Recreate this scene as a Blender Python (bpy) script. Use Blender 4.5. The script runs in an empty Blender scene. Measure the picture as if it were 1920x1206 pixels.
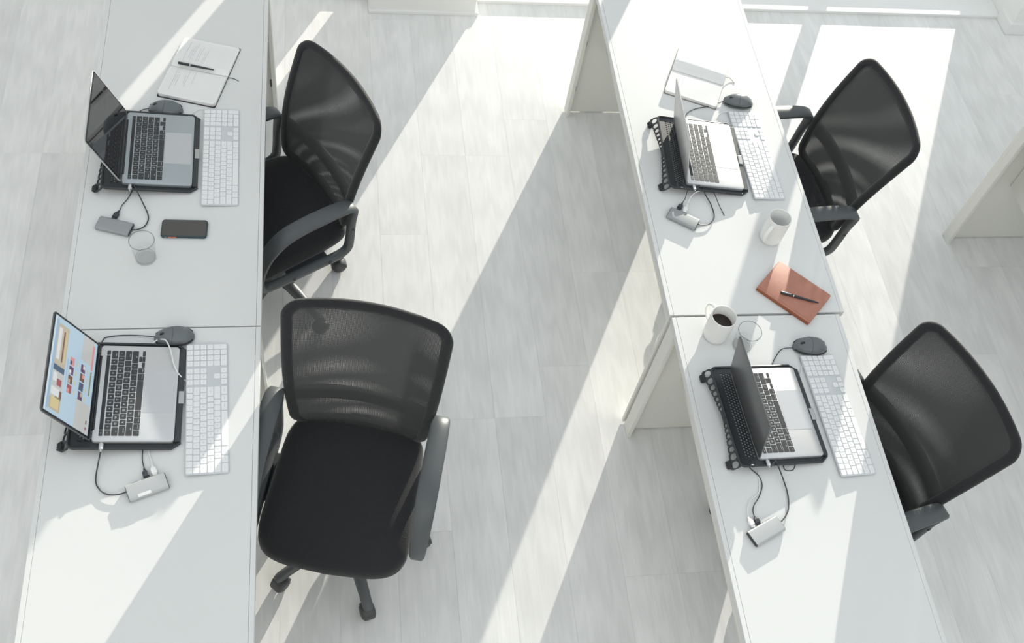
import bpy, bmesh, math, random
from mathutils import Vector, Matrix

random.seed(7)
sc = bpy.context.scene
COL = sc.collection
PI = math.pi
R_ = math.radians

# ------------------------------------------------------------------ camera
cam = bpy.data.cameras.new('camera')
cam_o = bpy.data.objects.new('camera', cam)
COL.objects.link(cam_o)
cam.sensor_width = 36.0
cam.lens = 36.0 * 1998.4 / 1920.0
_right = Vector((0.985805, -0.108518, 0.128109))
_down = Vector((-0.020373, -0.834719, -0.550299))
_fwd = Vector((0.166653, 0.539877, -0.825082))
_m = Matrix((_right, -_down, -_fwd)).transposed().to_4x4()
_m.translation = Vector((0.0, 0.0, 3.435))
cam_o.matrix_world = _m
cam.clip_start = 0.05
cam.dof.use_dof = True
cam.dof.focus_distance = 3.35
cam.dof.aperture_fstop = 4.0
sc.camera = cam_o

# ------------------------------------------------------------------ sky and sun
world = bpy.data.worlds.new('sky')
sc.world = world
world.use_nodes = True
_bg = world.node_tree.nodes['Background']
_bg.inputs['Color'].default_value = (0.895, 0.96, 1.0, 1)
_bg.inputs['Strength'].default_value = 0.99

sun = bpy.data.lights.new('sun', 'SUN')
sun.energy = 8.0
sun.color = (1.0, 0.93, 0.82)
sun.angle = R_(0.45)
sun_o = bpy.data.objects.new('sun', sun)
COL.objects.link(sun_o)
SUN_TAN = 0.172
_sd = Vector((-0.454, -0.891, -SUN_TAN)).normalized()
sun_o.rotation_euler = _sd.to_track_quat('-Z', 'Y').to_euler()
sun_o.location = (4, 8, 3)

sc.view_settings.view_transform = 'Standard'
sc.view_settings.look = 'None'
sc.view_settings.exposure = 0.05
sc.view_settings.gamma = 1.0
sc.view_settings.use_curve_mapping = False
try:
    sc.cycles.transparent_max_bounces = 24
    sc.cycles.use_denoising = True
except Exception:
    pass

# ------------------------------------------------------------------ materials
MAT = {}


def mat(name, color, rough=0.5, metal=0.0, spec=0.5, coat=0.0):
    m = bpy.data.materials.new(name)
    m.use_nodes = True
    b = m.node_tree.nodes['Principled BSDF']
    b.inputs['Base Color'].default_value = (*color, 1)
    b.inputs['Roughness'].default_value = rough
    b.inputs['Metallic'].default_value = metal
    b.inputs['Specular IOR Level'].default_value = spec
    b.inputs['Coat Weight'].default_value = coat
    MAT[name] = m
    return m


def nodes(m):
    return m.node_tree.nodes, m.node_tree.links, m.node_tree.nodes['Principled BSDF']


def add_noise_bump(m, scale, strength, dist=0.001, coord='Object'):
    n, l, b = nodes(m)
    tc = n.new('ShaderNodeTexCoord')
    no = n.new('ShaderNodeTexNoise')
    no.inputs['Scale'].default_value = scale
    no.inputs['Detail'].default_value = 3
    l.new(tc.outputs[coord], no.inputs['Vector'])
    bp = n.new('ShaderNodeBump')
    bp.inputs['Strength'].default_value = strength
    bp.inputs['Distance'].default_value = dist
    l.new(no.outputs['Fac'], bp.inputs['Height'])
    l.new(bp.outputs['Normal'], b.inputs['Normal'])


def tone_noise(m, c1, c2, scale):
    n, l, b = nodes(m)
    tc = n.new('ShaderNodeTexCoord')
    no = n.new('ShaderNodeTexNoise')
    no.inputs['Scale'].default_value = scale
    no.inputs['Detail'].default_value = 4
    l.new(tc.outputs['Object'], no.inputs['Vector'])
    r = n.new('ShaderNodeValToRGB')
    r.color_ramp.elements[0].position = 0.3
    r.color_ramp.elements[0].color = (*c1, 1)
    r.color_ramp.elements[1].position = 0.7
    r.color_ramp.elements[1].color = (*c2, 1)
    l.new(no.outputs['Fac'], r.inputs['Fac'])
    l.new(r.outputs['Color'], b.inputs['Base Color'])


mat('desk_white', (0.74, 0.745, 0.74), 0.42, spec=0.35)
tone_noise(MAT['desk_white'], (0.675, 0.68, 0.675), (0.69, 0.695, 0.688), 3)
mat('desk_edge', (0.76, 0.76, 0.75), 0.4)
mat('panel_white', (0.76, 0.755, 0.71), 0.5)
mat('bracket', (0.07, 0.07, 0.07), 0.5)
mat('wall_white', (0.84, 0.835, 0.82), 0.7)
add_noise_bump(MAT['wall_white'], 60, 0.1)
mat('frame_white', (0.83, 0.83, 0.82), 0.45)
mat('fabric', (0.017, 0.017, 0.019), 0.85, spec=0.3)
mat('mesh_fabric', (0.06, 0.061, 0.062), 0.85, spec=0.2)
mat('plastic', (0.075, 0.083, 0.088), 0.42)
add_noise_bump(MAT['plastic'], 900, 0.25, 0.0006)
mat('base_plastic', (0.10, 0.105, 0.11), 0.4)
mat('castor', (0.06, 0.062, 0.065), 0.45)
mat('steel', (0.62, 0.62, 0.63), 0.25, metal=1.0)
mat('silver', (0.60, 0.605, 0.62), 0.42, metal=0.65)
mat('space_grey', (0.40, 0.44, 0.47), 0.42, metal=0.6)
mat('lid_grey', (0.17, 0.175, 0.18), 0.35, metal=0.6)
mat('lid_silver', (0.58, 0.58, 0.58), 0.4, metal=0.5)
mat('trackpad', (0.54, 0.55, 0.57), 0.4, metal=0.55)
mat('key_black', (0.035, 0.037, 0.04), 0.45)
mat('legend_white', (0.75, 0.75, 0.75), 0.6)
mat('bezel', (0.012, 0.014, 0.017), 0.12)
mat('screen_off', (0.015, 0.013, 0.015), 0.04, spec=0.9, coat=0.5)
mat('tray', (0.032, 0.036, 0.04), 0.42)
mat('added_bright_sheet', (0.8, 0.8, 0.8), 0.5)
mat('rubber', (0.03, 0.032, 0.034), 0.7)
mat('tab_metal', (0.45, 0.46, 0.46), 0.3, metal=0.8)
mat('key_white', (0.78, 0.785, 0.79), 0.45)
mat('kb_base', (0.60, 0.625, 0.65), 0.4, metal=0.25)
mat('legend_grey', (0.33, 0.34, 0.36), 0.6)
mat('mouse_dark', (0.13, 0.147, 0.154), 0.3)
mat('mouse_black', (0.012, 0.013, 0.014), 0.4)
mat('cable_dark', (0.035, 0.04, 0.05), 0.5)
mat('cable_white', (0.8, 0.8, 0.79), 0.45)
mat('hub_metal', (0.30, 0.315, 0.325), 0.5, metal=0.25)
mat('hub_metal_light', (0.46, 0.47, 0.48), 0.45, metal=0.3)
mat('hub_dark', (0.03, 0.032, 0.035), 0.4)
mat('sticker', (0.68, 0.69, 0.69), 0.5)
mat('phone_case', (0.025, 0.05, 0.06), 0.5)
mat('phone_glass', (0.075, 0.07, 0.065), 0.3)
mat('orange', (0.85, 0.22, 0.10), 0.5)
mat('paper', (0.80, 0.80, 0.785), 0.8)
mat('paper_edge', (0.62, 0.60, 0.57), 0.85)
mat('ink', (0.30, 0.31, 0.33), 0.8)
mat('rule', (0.70, 0.71, 0.72), 0.8)
mat('cover_black', (0.03, 0.03, 0.032), 0.6)
mat('cover_grey', (0.22, 0.21, 0.19), 0.6)
mat('leather', (0.40, 0.135, 0.075), 0.55)
tone_noise(MAT['leather'], (0.385, 0.168, 0.118), (0.44, 0.198, 0.142), 40)
mat('leather_dark', (0.30, 0.09, 0.04), 0.6)
mat('pen_dark', (0.025, 0.028, 0.032), 0.3)
mat('ceramic', (0.80, 0.80, 0.785), 0.18)
mat('coffee', (0.012, 0.006, 0.004), 0.12)
mat('coffee_rim', (0.16, 0.05, 0.02), 0.3)

MAT['fabric'].node_tree.nodes['Principled BSDF'].inputs['Sheen Weight'].default_value = 0.25
# woven seat: fine relief
_n, _l, _b = nodes(MAT['fabric'])
_tc = _n.new('ShaderNodeTexCoord')
_v = _n.new('ShaderNodeTexVoronoi')
_v.inputs['Scale'].default_value = 330
_l.new(_tc.outputs['Object'], _v.inputs['Vector'])
_bp = _n.new('ShaderNodeBump')
_bp.inputs['Strength'].default_value = 0.5
_bp.inputs['Distance'].default_value = 0.0015
_l.new(_v.outputs['Distance'], _bp.inputs['Height'])
_l.new(_bp.outputs['Normal'], _b.inputs['Normal'])

# net of the backrests: holes woven at 4 mm
_n, _l, _b = nodes(MAT['mesh_fabric'])
_tc = _n.new('ShaderNodeTexCoord')
_sx = _n.new('ShaderNodeSeparateXYZ')
_l.new(_tc.outputs['Object'], _sx.inputs['Vector'])


def _mth(op, a, bval=None, bsock=None):
    q = _n.new('ShaderNodeMath')
    q.operation = op
    _l.new(a, q.inputs[0])
    if bsock is not None:
        _l.new(bsock, q.inputs[1])
    elif bval is not None:
        q.inputs[1].default_value = bval
    return q.outputs[0]


_p = 2 * PI / 0.0034
_s1 = _mth('SINE', _mth('MULTIPLY', _sx.outputs['X'], _p))
_s2 = _mth('SINE', _mth('MULTIPLY', _sx.outputs['Z'], _p))
_hole = _mth('GREATER_THAN', _mth('ADD', _s1, bsock=_s2), 1.12)
_tr = _n.new('ShaderNodeBsdfTransparent')
_mx = _n.new('ShaderNodeMixShader')
_l.new(_hole, _mx.inputs['Fac'])
_tl = _n.new('ShaderNodeBsdfTranslucent')
_tl.inputs['Color'].default_value = (0.026, 0.028, 0.030, 1)
_ad = _n.new('ShaderNodeAddShader')
_l.new(_b.outputs['BSDF'], _ad.inputs[0])
_l.new(_tl.outputs['BSDF'], _ad.inputs[1])
_l.new(_ad.outputs['Shader'], _mx.inputs[1])
_l.new(_tr.outputs['BSDF'], _mx.inputs[2])
_l.new(_mx.outputs['Shader'], _n['Material Output'].inputs['Surface'])

# brushed metal lid
add_noise_bump(MAT['lid_grey'], 300, 0.04, 0.0003)


def glass_mat(name, tint, lo, hi):
    m = bpy.data.materials.new(name)
    m.use_nodes = True
    n, l = m.node_tree.nodes, m.node_tree.links
    n.remove(n['Principled BSDF'])
    tr = n.new('ShaderNodeBsdfTransparent')
    tr.inputs['Color'].default_value = (*tint, 1)
    gl = n.new('ShaderNodeBsdfGlossy')
    gl.inputs['Roughness'].default_value = 0.03
    lw = n.new('ShaderNodeLayerWeight')
    lw.inputs['Blend'].default_value = 0.35
    mr = n.new('ShaderNodeMapRange')
    mr.inputs['To Min'].default_value = lo
    mr.inputs['To Max'].default_value = hi
    l.new(lw.outputs['Facing'], mr.inputs['Value'])
    mx = n.new('ShaderNodeMixShader')
    l.new(mr.outputs['Result'], mx.inputs['Fac'])
    l.new(tr.outputs['BSDF'], mx.inputs[1])
    l.new(gl.outputs['BSDF'], mx.inputs[2])
    l.new(mx.outputs['Shader'], n['Material Output'].inputs['Surface'])
    MAT[name] = m


glass_mat('pane_glass', (0.97, 0.985, 0.98), 0.03, 0.35)
glass_mat('tumbler_glass', (0.99, 0.992, 0.992), 0.01, 0.12)
glass_mat('tumbler_rim', (0.55, 0.57, 0.57), 0.1, 0.5)
glass_mat('water', (0.99, 0.992, 0.993), 0.03, 0.2)


def emis(name, c, s=1.0):
    m = bpy.data.materials.new(name)
    m.use_nodes = True
    b = m.node_tree.nodes['Principled BSDF']
    b.inputs['Base Color'].default_value = (0.01, 0.01, 0.01, 1)
    b.inputs['Roughness'].default_value = 0.15
    b.inputs['Emission Color'].default_value = (*c, 1)
    b.inputs['Emission Strength'].default_value = s
    MAT[name] = m


# whitewashed oak planks
m = bpy.data.materials.new('plank_oak')
m.use_nodes = True
MAT['plank_oak'] = m
n, l, b = nodes(m)
tc = n.new('ShaderNodeTexCoord')
oi = n.new('ShaderNodeObjectInfo')
geo = n.new('ShaderNodeNewGeometry')
rnd = n.new('ShaderNodeMath'); rnd.operation = 'ADD'
l.new(oi.outputs['Random'], rnd.inputs[0])
l.new(geo.outputs['Random Per Island'], rnd.inputs[1])
off = n.new('ShaderNodeVectorMath'); off.operation = 'SCALE'
off.inputs[0].default_value = (37.0, 91.0, 13.0)
l.new(rnd.outputs[0], off.inputs['Scale'])
add = n.new('ShaderNodeVectorMath'); add.operation = 'ADD'
l.new(tc.outputs['Object'], add.inputs[0])
l.new(off.outputs['Vector'], add.inputs[1])


def stretched(scale, detail, rough=0.55, dist=0.0):
    mp = n.new('ShaderNodeMapping')
    mp.inputs['Scale'].default_value = scale
    l.new(add.outputs['Vector'], mp.inputs['Vector'])
    t = n.new('ShaderNodeTexNoise')
    t.inputs['Scale'].default_value = 1.0
    t.inputs['Detail'].default_value = detail
    t.inputs['Roughness'].default_value = rough
    t.inputs['Distortion'].default_value = dist
    l.new(mp.outputs['Vector'], t.inputs['Vector'])
    return t


broad = stretched((9, 0.9, 1), 3)
fine = stretched((110, 3.2, 1), 4, 0.65, 0.3)
blot = stretched((14, 3.0, 1), 4, 0.6, 1.2)
mpw = n.new('ShaderNodeMapping')
mpw.inputs['Scale'].default_value = (1.0, 0.10, 1)
l.new(add.outputs['Vector'], mpw.inputs['Vector'])
wave = n.new('ShaderNodeTexWave')
wave.wave_type = 'RINGS'
wave.inputs['Scale'].default_value = 22
wave.inputs['Distortion'].default_value = 7
wave.inputs['Detail'].default_value = 3
wave.inputs['Detail Scale'].default_value = 1.2
l.new(mpw.outputs['Vector'], wave.inputs['Vector'])


def mixf(a, bb, f):
    q = n.new('ShaderNodeMix'); q.data_type = 'FLOAT'
    q.inputs['Factor'].default_value = f
    l.new(a, q.inputs[2]); l.new(bb, q.inputs[3])
    return q.outputs[0]


g1 = mixf(broad.outputs['Fac'], fine.outputs['Fac'], 0.42)
g2 = mixf(g1, wave.outputs['Fac'], 0.13)
g3 = mixf(g2, blot.outputs['Fac'], 0.22)
rp = n.new('ShaderNodeValToRGB')
rp.color_ramp.elements[0].position = 0.29
rp.color_ramp.elements[0].color = (0.68, 0.68, 0.67, 1)
rp.color_ramp.elements[1].position = 0.70
rp.color_ramp.elements[1].color = (0.865, 0.86, 0.85, 1)
l.new(g3, rp.inputs['Fac'])
hs = n.new('ShaderNodeHueSaturation')
vr = n.new('ShaderNodeMapRange')
vr.inputs['From Max'].default_value = 1.0
vr.inputs['To Min'].default_value = 0.95
vr.inputs['To Max'].default_value = 1.03
fr = n.new('ShaderNodeMath'); fr.operation = 'FRACT'
l.new(rnd.outputs[0], fr.inputs[0])
l.new(fr.outputs[0], vr.inputs['Value'])
l.new(vr.outputs['Result'], hs.inputs['Value'])
l.new(rp.outputs['Color'], hs.inputs['Color'])
l.new(hs.outputs['Color'], b.inputs['Base Color'])
b.inputs['Roughness'].default_value = 0.45
bp = n.new('ShaderNodeBump')
bp.inputs['Strength'].default_value = 0.15
bp.inputs['Distance'].default_value = 0.001
l.new(fine.outputs['Fac'], bp.inputs['Height'])
l.new(bp.outputs['Normal'], b.inputs['Normal'])

# ------------------------------------------------------------------ mesh helpers


def link(o, parent=None):
    COL.objects.link(o)
    if parent is not None:
        o.parent = parent
    return o


def obj(name, bm, m, parent=None, smooth=False, loc=None, rot=None):
    me = bpy.data.meshes.new(name)
    bmesh.ops.recalc_face_normals(bm, faces=bm.faces[:])
    bm.to_mesh(me)
    bm.free()
    me.materials.append(MAT[m] if isinstance(m, str) else m)
    if smooth:
        for p in me.polygons:
            p.use_smooth = True
        try:
            me.set_sharp_from_angle(angle=R_(42))
        except Exception:
            pass
    o = bpy.data.objects.new(name, me)
    link(o, parent)
    if loc:
        o.location = loc
    if rot:
        o.rotation_euler = rot
    return o


def share(name, me, parent, loc=(0, 0, 0), rot=(0, 0, 0)):
    o = bpy.data.objects.new(name, me)
    link(o, parent)
    o.location = loc
    o.rotation_euler = rot
    return o


def tag(o, label, cat, group=None):
    o['label'] = label
    o['category'] = cat
    if group:
        o['group'] = group
    return o


def thing(name, label, cat, loc=(0, 0, 0), rot=(0, 0, 0), group=None):
    o = bpy.data.objects.new(name, None)
    o.empty_display_size = 0.05
    link(o)
    o.location = loc
    o.rotation_euler = rot
    tag(o, label, cat, group)
    return o


def struct(o):
    o['kind'] = 'structure'
    return o


def local(root, pts):
    mw = Matrix.LocRotScale(root.location, root.rotation_euler.to_quaternion(), None).inverted()
    return [mw @ Vector(p) for p in pts]


def box(bm, x0, x1, y0, y1, z0, z1, bev=0.0, seg=2):
    r = bmesh.ops.create_cube(bm, size=1.0)
    vs = r['verts']
    for v in vs:
        v.co = Vector(((x0 + x1) / 2 + v.co.x * (x1 - x0), (y0 + y1) / 2 + v.co.y * (y1 - y0), (z0 + z1) / 2 + v.co.z * (z1 - z0)))
    if bev > 0:
        es = list({e for v in vs for e in v.link_edges})
        bmesh.ops.bevel(bm, geom=es, offset=bev, segments=seg, affect='EDGES', profile=0.5)
    return bm


def bx(*a, **k):
    return box(bmesh.new(), *a, **k)


def outline(w, d, r, seg=5, cx=0.0, cy=0.0):
    pts = []
    for sx, sy, a0 in ((1, 1, 0), (-1, 1, 90), (-1, -1, 180), (1, -1, 270)):
        for i in range(seg + 1):
            a = R_(a0 + 90 * i / seg)
            pts.append((cx + sx * (w / 2 - r) + r * math.cos(a), cy + sy * (d / 2 - r) + r * math.sin(a)))
    return pts


def loft(bm, rings, cap0=True, cap1=True):
    rows = []
    for ring in rings:
        rows.append([bm.verts.new(p) for p in ring])
    k = len(rows[0])
    for a, bb in zip(rows, rows[1:]):
        for i in range(k):
            j = (i + 1) % k
            bm.faces.new((a[i], a[j], bb[j], bb[i]))
    if cap0:
        bm.faces.new(rows[0][::-1])
    if cap1:
        bm.faces.new(rows[-1])
    return rows


def plate(w, d, z0, z1, r, bev=0.0, seg=5, cx=0.0, cy=0.0, bm=None):
    bm = bm or bmesh.new()
    rings = []
    if bev > 0:
        prof = [(bev, z0), (bev * 0.3, z0 + bev * 0.3), (0, z0 + bev), (0, z1 - bev), (bev * 0.3, z1 - bev * 0.3), (bev, z1)]
    else:
        prof = [(0, z0), (0, z1)]
    for ins, z in prof:
        rings.append([(x, y, z) for x, y in outline(w - 2 * ins, d - 2 * ins, max(r - ins, 0.0003), seg, cx, cy)])
    loft(bm, rings)
    return bm


def catmull(pts, n=6, closed=False):
    pts = [Vector(p) for p in pts]
    out = []
    N = len(pts)
    rng = range(N) if closed else range(N - 1)
    for i in rng:
        if closed:
            p0, p1, p2, p3 = pts[i - 1], pts[i], pts[(i + 1) % N], pts[(i + 2) % N]
        else:
            p1, p2 = pts[i], pts[i + 1]
            p0 = pts[i - 1] if i else p1 * 2 - p2
            p3 = pts[i + 2] if i + 2 < N else p2 * 2 - p1
        for k in range(n):
            t = k / n
            out.append(0.5 * ((2 * p1) + (-p0 + p2) * t + (2 * p0 - 5 * p1 + 4 * p2 - p3) * t * t + (-p0 + 3 * p1 - 3 * p2 + p3) * t ** 3))
    if not closed:
        out.append(pts[-1])
    return out


def tube(bm, pts, r, sides=8, closed=False):
    pts = [Vector(p) for p in pts]
    N = len(pts)
    rad = r if callable(r) else (lambda i: r)
    up = Vector((0, 0, 1))
    rings = []
    prev = None
    for i, p in enumerate(pts):
        if closed:
            t = pts[(i + 1) % N] - pts[i - 1]
        else:
            t = pts[min(i + 1, N - 1)] - pts[max(i - 1, 0)]
        if t.length < 1e-9:
            t = Vector((0, 0, 1))
        t.normalize()
        if prev is None:
            a = up if abs(t.z) < 0.9 else Vector((1, 0, 0))
            u = t.cross(a).normalized()
        else:
            u = (prev - t * prev.dot(t)).normalized()
        prev = u
        w = t.cross(u)
        rr = rad(i)
        rings.append([p + (u * math.cos(2 * PI * k / sides) + w * math.sin(2 * PI * k / sides)) * rr for k in range(sides)])
    if closed:
        rows = loft(bm, rings, False, False)
        a, c = rows[-1], rows[0]
        for i in range(sides):
            j = (i + 1) % sides
            bm.faces.new((a[i], a[j], c[j], c[i]))
    else:
        loft(bm, rings)
    return bm


def lathe(bm, prof, seg=32, cx=0, cy=0, cap=True):
    rings = [[(cx + r * math.cos(2 * PI * k / seg), cy + r * math.sin(2 * PI * k / seg), z) for k in range(seg)] for r, z in prof]
    loft(bm, rings, cap, cap)
    return bm


# ------------------------------------------------------------------ glyphs
_GL = {}


def glyph(t):
    if t in _GL:
        return _GL[t]
    cu = bpy.data.curves.new('g', 'FONT')
    cu.body = t
    cu.size = 1.0
    cu.align_x = 'CENTER'
    cu.align_y = 'CENTER'
    cu.resolution_u = 2
    o = bpy.data.objects.new('g', cu)
    me = bpy.data.meshes.new_from_object(o)
    vs = [v.co.copy() for v in me.vertices]
    fs = [tuple(p.vertices) for p in me.polygons]
    bpy.data.objects.remove(o)
    bpy.data.curves.remove(cu)
    bpy.data.meshes.remove(me)
    _GL[t] = (vs, fs)
    return _GL[t]


def put_text(bm, t, x, y, z, size):
    """lettering that reads from the +x side: its right is +y, its top is -x"""
    vs, fs = glyph(t)
    nv = [bm.verts.new((x - v.y * size, y + v.x * size, z)) for v in vs]
    for f in fs:
        try:
            bm.faces.new([nv[i] for i in f])
        except ValueError:
            pass


# ------------------------------------------------------------------ the room
floor = struct(obj('floor', bx(-4.6, 7.2, -4.6, 4.7, -0.06, -0.011), 'panel_white'))
floor['label'] = 'whitewashed oak plank floor'
PW, PL = 0.192, 1.285
bm = bx(-PW / 2 + 0.0002, PW / 2 - 0.0002, -PL / 2 + 0.0002, PL / 2 - 0.0002, -0.011, 0.0)
plank_me = None
rest = bmesh.new()
cols = int(11.8 / PW)
for i in range(cols):
    cx = -4.6 + PW * (i + 0.5)
    sh = [0.0, 0.43, 0.86, 0.2, 0.63, 1.07][(i * 5 + (i // 3)) % 6]
    y = -4.6 - sh
    while y < 4.66:
        cy = y + PL / 2
        y0, y1 = max(y, -4.6), min(y + PL, 4.66)
        if -1.7 < cx < 3.95 and y1 > 0.2 and y0 > -0.6 and abs((y1 - y0) - PL) < 1e-4:
            if plank_me is None:
                o = obj('plank', bm, 'plank_oak', floor, loc=(cx, cy, 0))
                plank_me = o.data
            else:
                share('plank', plank_me, floor, (cx, cy, 0))
        elif y1 - y0 > 0.01:
            if -1.7 < cx < 3.95 and y1 > 0.2 and y0 > -0.6:
                obj('plank', bx(-PW / 2 + 0.0002, PW / 2 - 0.0002, -(y1 - y0) / 2 + 0.0002, (y1 - y0) / 2 - 0.0002, -0.011, 0), 'plank_oak', floor, loc=(cx, (y0 + y1) / 2, 0))
            else:
                box(rest, cx - PW / 2 + 0.0002, cx + PW / 2 - 0.0002, y0 + 0.0002, y1 - 0.0002, -0.011, 0)
        y += PL
o = obj('plank_field', rest, 'plank_oak', floor)
o['kind'] = 'stuff'

# back wall: column, sill, glazing, pier; further walls round the hall
bm = bx(0.206, 0.708, 4.013, 4.336, 0.0, 5.2)
col = struct(obj('wall_column', bm, 'wall_white'))
obj('plinth', bx(0.200, 0.722, 4.001, 4.34, 0.0, 0.018, bev=0.003), 'frame_white', col)
bm = bx(-4.6, 0.225, 4.5, 4.66, 0.0, 5.2)
struct(obj('wall_back', bm, 'wall_white'))
bm = bx(0.225, 7.2, 4.36, 4.56, 2.75, 5.2)
struct(obj('wall_header', bm, 'wall_white'))
bm = bx(3.505, 7.2, 3.99, 4.56, 0.0, 2.75)
pier = struct(obj('wall_pier', bm, 'wall_white'))
obj('plinth', bx(3.490, 7.19, 3.972, 4.1, 0.0, 0.07, bev=0.004), 'frame_white', pier)
sill = struct(obj('trim_1', bx(0.708, 3.505, 4.095, 4.62, 0.0, 0.0175, bev=0.002), 'frame_white'))
struct(obj('added_sun_stop', bx(-4.6, 0.206, 4.095, 4.5, 0.0, 0.0175, bev=0.002), 'frame_white'))  # unseen low strip, added to cut off the thin sun streak
struct(obj('wall_left', bx(-4.76, -4.6, -4.6, 4.66, 0, 5.2), 'wall_white'))
struct(obj('wall_right', bx(7.2, 7.36, -4.6, 4.56, 0, 5.2), 'wall_white'))
struct(obj('wall_front', bx(-4.76, 7.36, -4.76, -4.6, 0, 5.2), 'wall_white'))
# three window bays between mullions
MUL = [(0.708, 0.79), (1.612, 1.694), (2.540, 2.616), (3.478, 3.505)]
for k in range(3):
    x0, x1 = MUL[k][1], MUL[k + 1][0]
    w = struct(obj('window_%d' % (k + 1), bx(x0, x1, 4.292, 4.298, 0.045, 2.72), 'pane_glass'))
    obj('bottom_rail', bx(x0, x1, 4.27, 4.33, 0.0175, 0.046, bev=0.002), 'frame_white', w)
    obj('top_rail', bx(x0, x1, 4.27, 4.33, 2.70, 2.75, bev=0.002), 'frame_white', w)
    if k == 0:
        obj('mullion', bx(MUL[0][0], MUL[0][1], 4.30, 4.36, 0.0175, 2.75, bev=0.003), 'frame_white', w)
    obj('mullion', bx(MUL[k + 1][0], MUL[k + 1][1], 4.27, 4.33, 0.0175, 2.75, bev=0.003), 'frame_white', w)

# ------------------------------------------------------------------ desks
ZD = 0.72


def desk(label, x0, x1, y0, y1):
    t = thing('office_desk', label, 'desk', ((x0 + x1) / 2, (y0 + y1) / 2, 0), group='white bench desks')
    hw, hl = (x1 - x0) / 2, (y1 - y0) / 2
    g = 0.0145
    obj('tabletop', bx(-hw + g, hw - g, -hl, hl, 0.694, ZD, bev=0.0006), 'desk_white', t)
    for s in (-1, 1):
        a, c = sorted((s * hw, s * (hw - g + 0.0006)))
        obj('edge_strip', bx(a, c, -hl, hl, 0.694, ZD, bev=0.0010), 'desk_white', t)
    for s in (-1, 1):
        yo = s * hl
        a, c = sorted((yo - s * 0.001, yo - s * (0.022 if s > 0 else 0.014)))
        p = obj('end_panel', bx(-hw + 0.003, hw - 0.003, a, c, 0.004, 0.694, bev=0.001), 'panel_white', t)
        for q in ((-1, 1) if s > 0 else ()):
            a2, c2 = sorted((yo - s * 0.0215, yo - s * 0.056))
            xa, xc = sorted((q * (hw - 0.003), q * (hw - 0.019)))
            obj('edge_fin', bx(xa, xc, a2, c2, 0.0, 0.694, bev=0.002), 'panel_white', p)
            for zz in (0.14, 0.40):
                xb, xd = sorted((q * (hw - 0.020), q * (hw - 0.027)))
                ya, yc = sorted((yo - s * 0.0215, yo - s * 0.036))
                obj('bracket', bx(xb, xd, ya, yc, zz, zz + 0.03, bev=0.001), 'bracket', p)
    obj('modesty_panel', bx(-hw + 0.125, -hw + 0.143, -hl + 0.024, hl - 0.024, 0.353, 0.694, bev=0.001), 'panel_white', t)
    return t


desk('white desk with the open ruled notebook, phone and water glass on it', -0.775, -0.208, 1.781, 3.40)
desk('white desk carrying the laptop whose lit screen shows pictures', -0.775, -0.208, 0.16, 1.777)
desk('white desk with the empty mug and the brown notebook on it', 1.057, 1.651, 1.788, 3.40)
desk('white desk with the mug of black coffee on it', 1.062, 1.629, 0.17, 1.779)
desk('white desk at the far right edge, only its end panel showing', 2.668, 3.258, 1.04, 2.664)

# ------------------------------------------------------------------ office chair (front is -y)


def back_pt(u, v, off=0.0):
    w = 0.200 + 0.040 * (v ** 0.8) + 0.004 * math.sin(PI * v)
    y = 0.172 + 0.115 * v - 0.030 * math.sin(PI * v) * (1 - 0.3 * v) + 0.034 * (1 - u * u)
    z = 0.476 + 0.467 * v + 0.013 * (1 - u * u) * v
    return Vector((u * w, y + off, z))


def back_outline(n=9, ins=0.0):
    W, H, r = 0.43, 0.467, 0.042
    pts = []
    for x, y in outline(W, H, r, n):
        pts.append((x / (W / 2), y / H + 0.5))
    # denser straight runs
    out = []
    for i, p in enumerate(pts):
        q = pts[(i + 1) % len(pts)]
        d = math.hypot((q[0] - p[0]) * W / 2, (q[1] - p[1]) * H)
        k = max(1, int(d / 0.03))
        for j in range(k):
            out.append((p[0] + (q[0] - p[0]) * j / k, p[1] + (q[1] - p[1]) * j / k))
    return out


CH = {}


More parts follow.
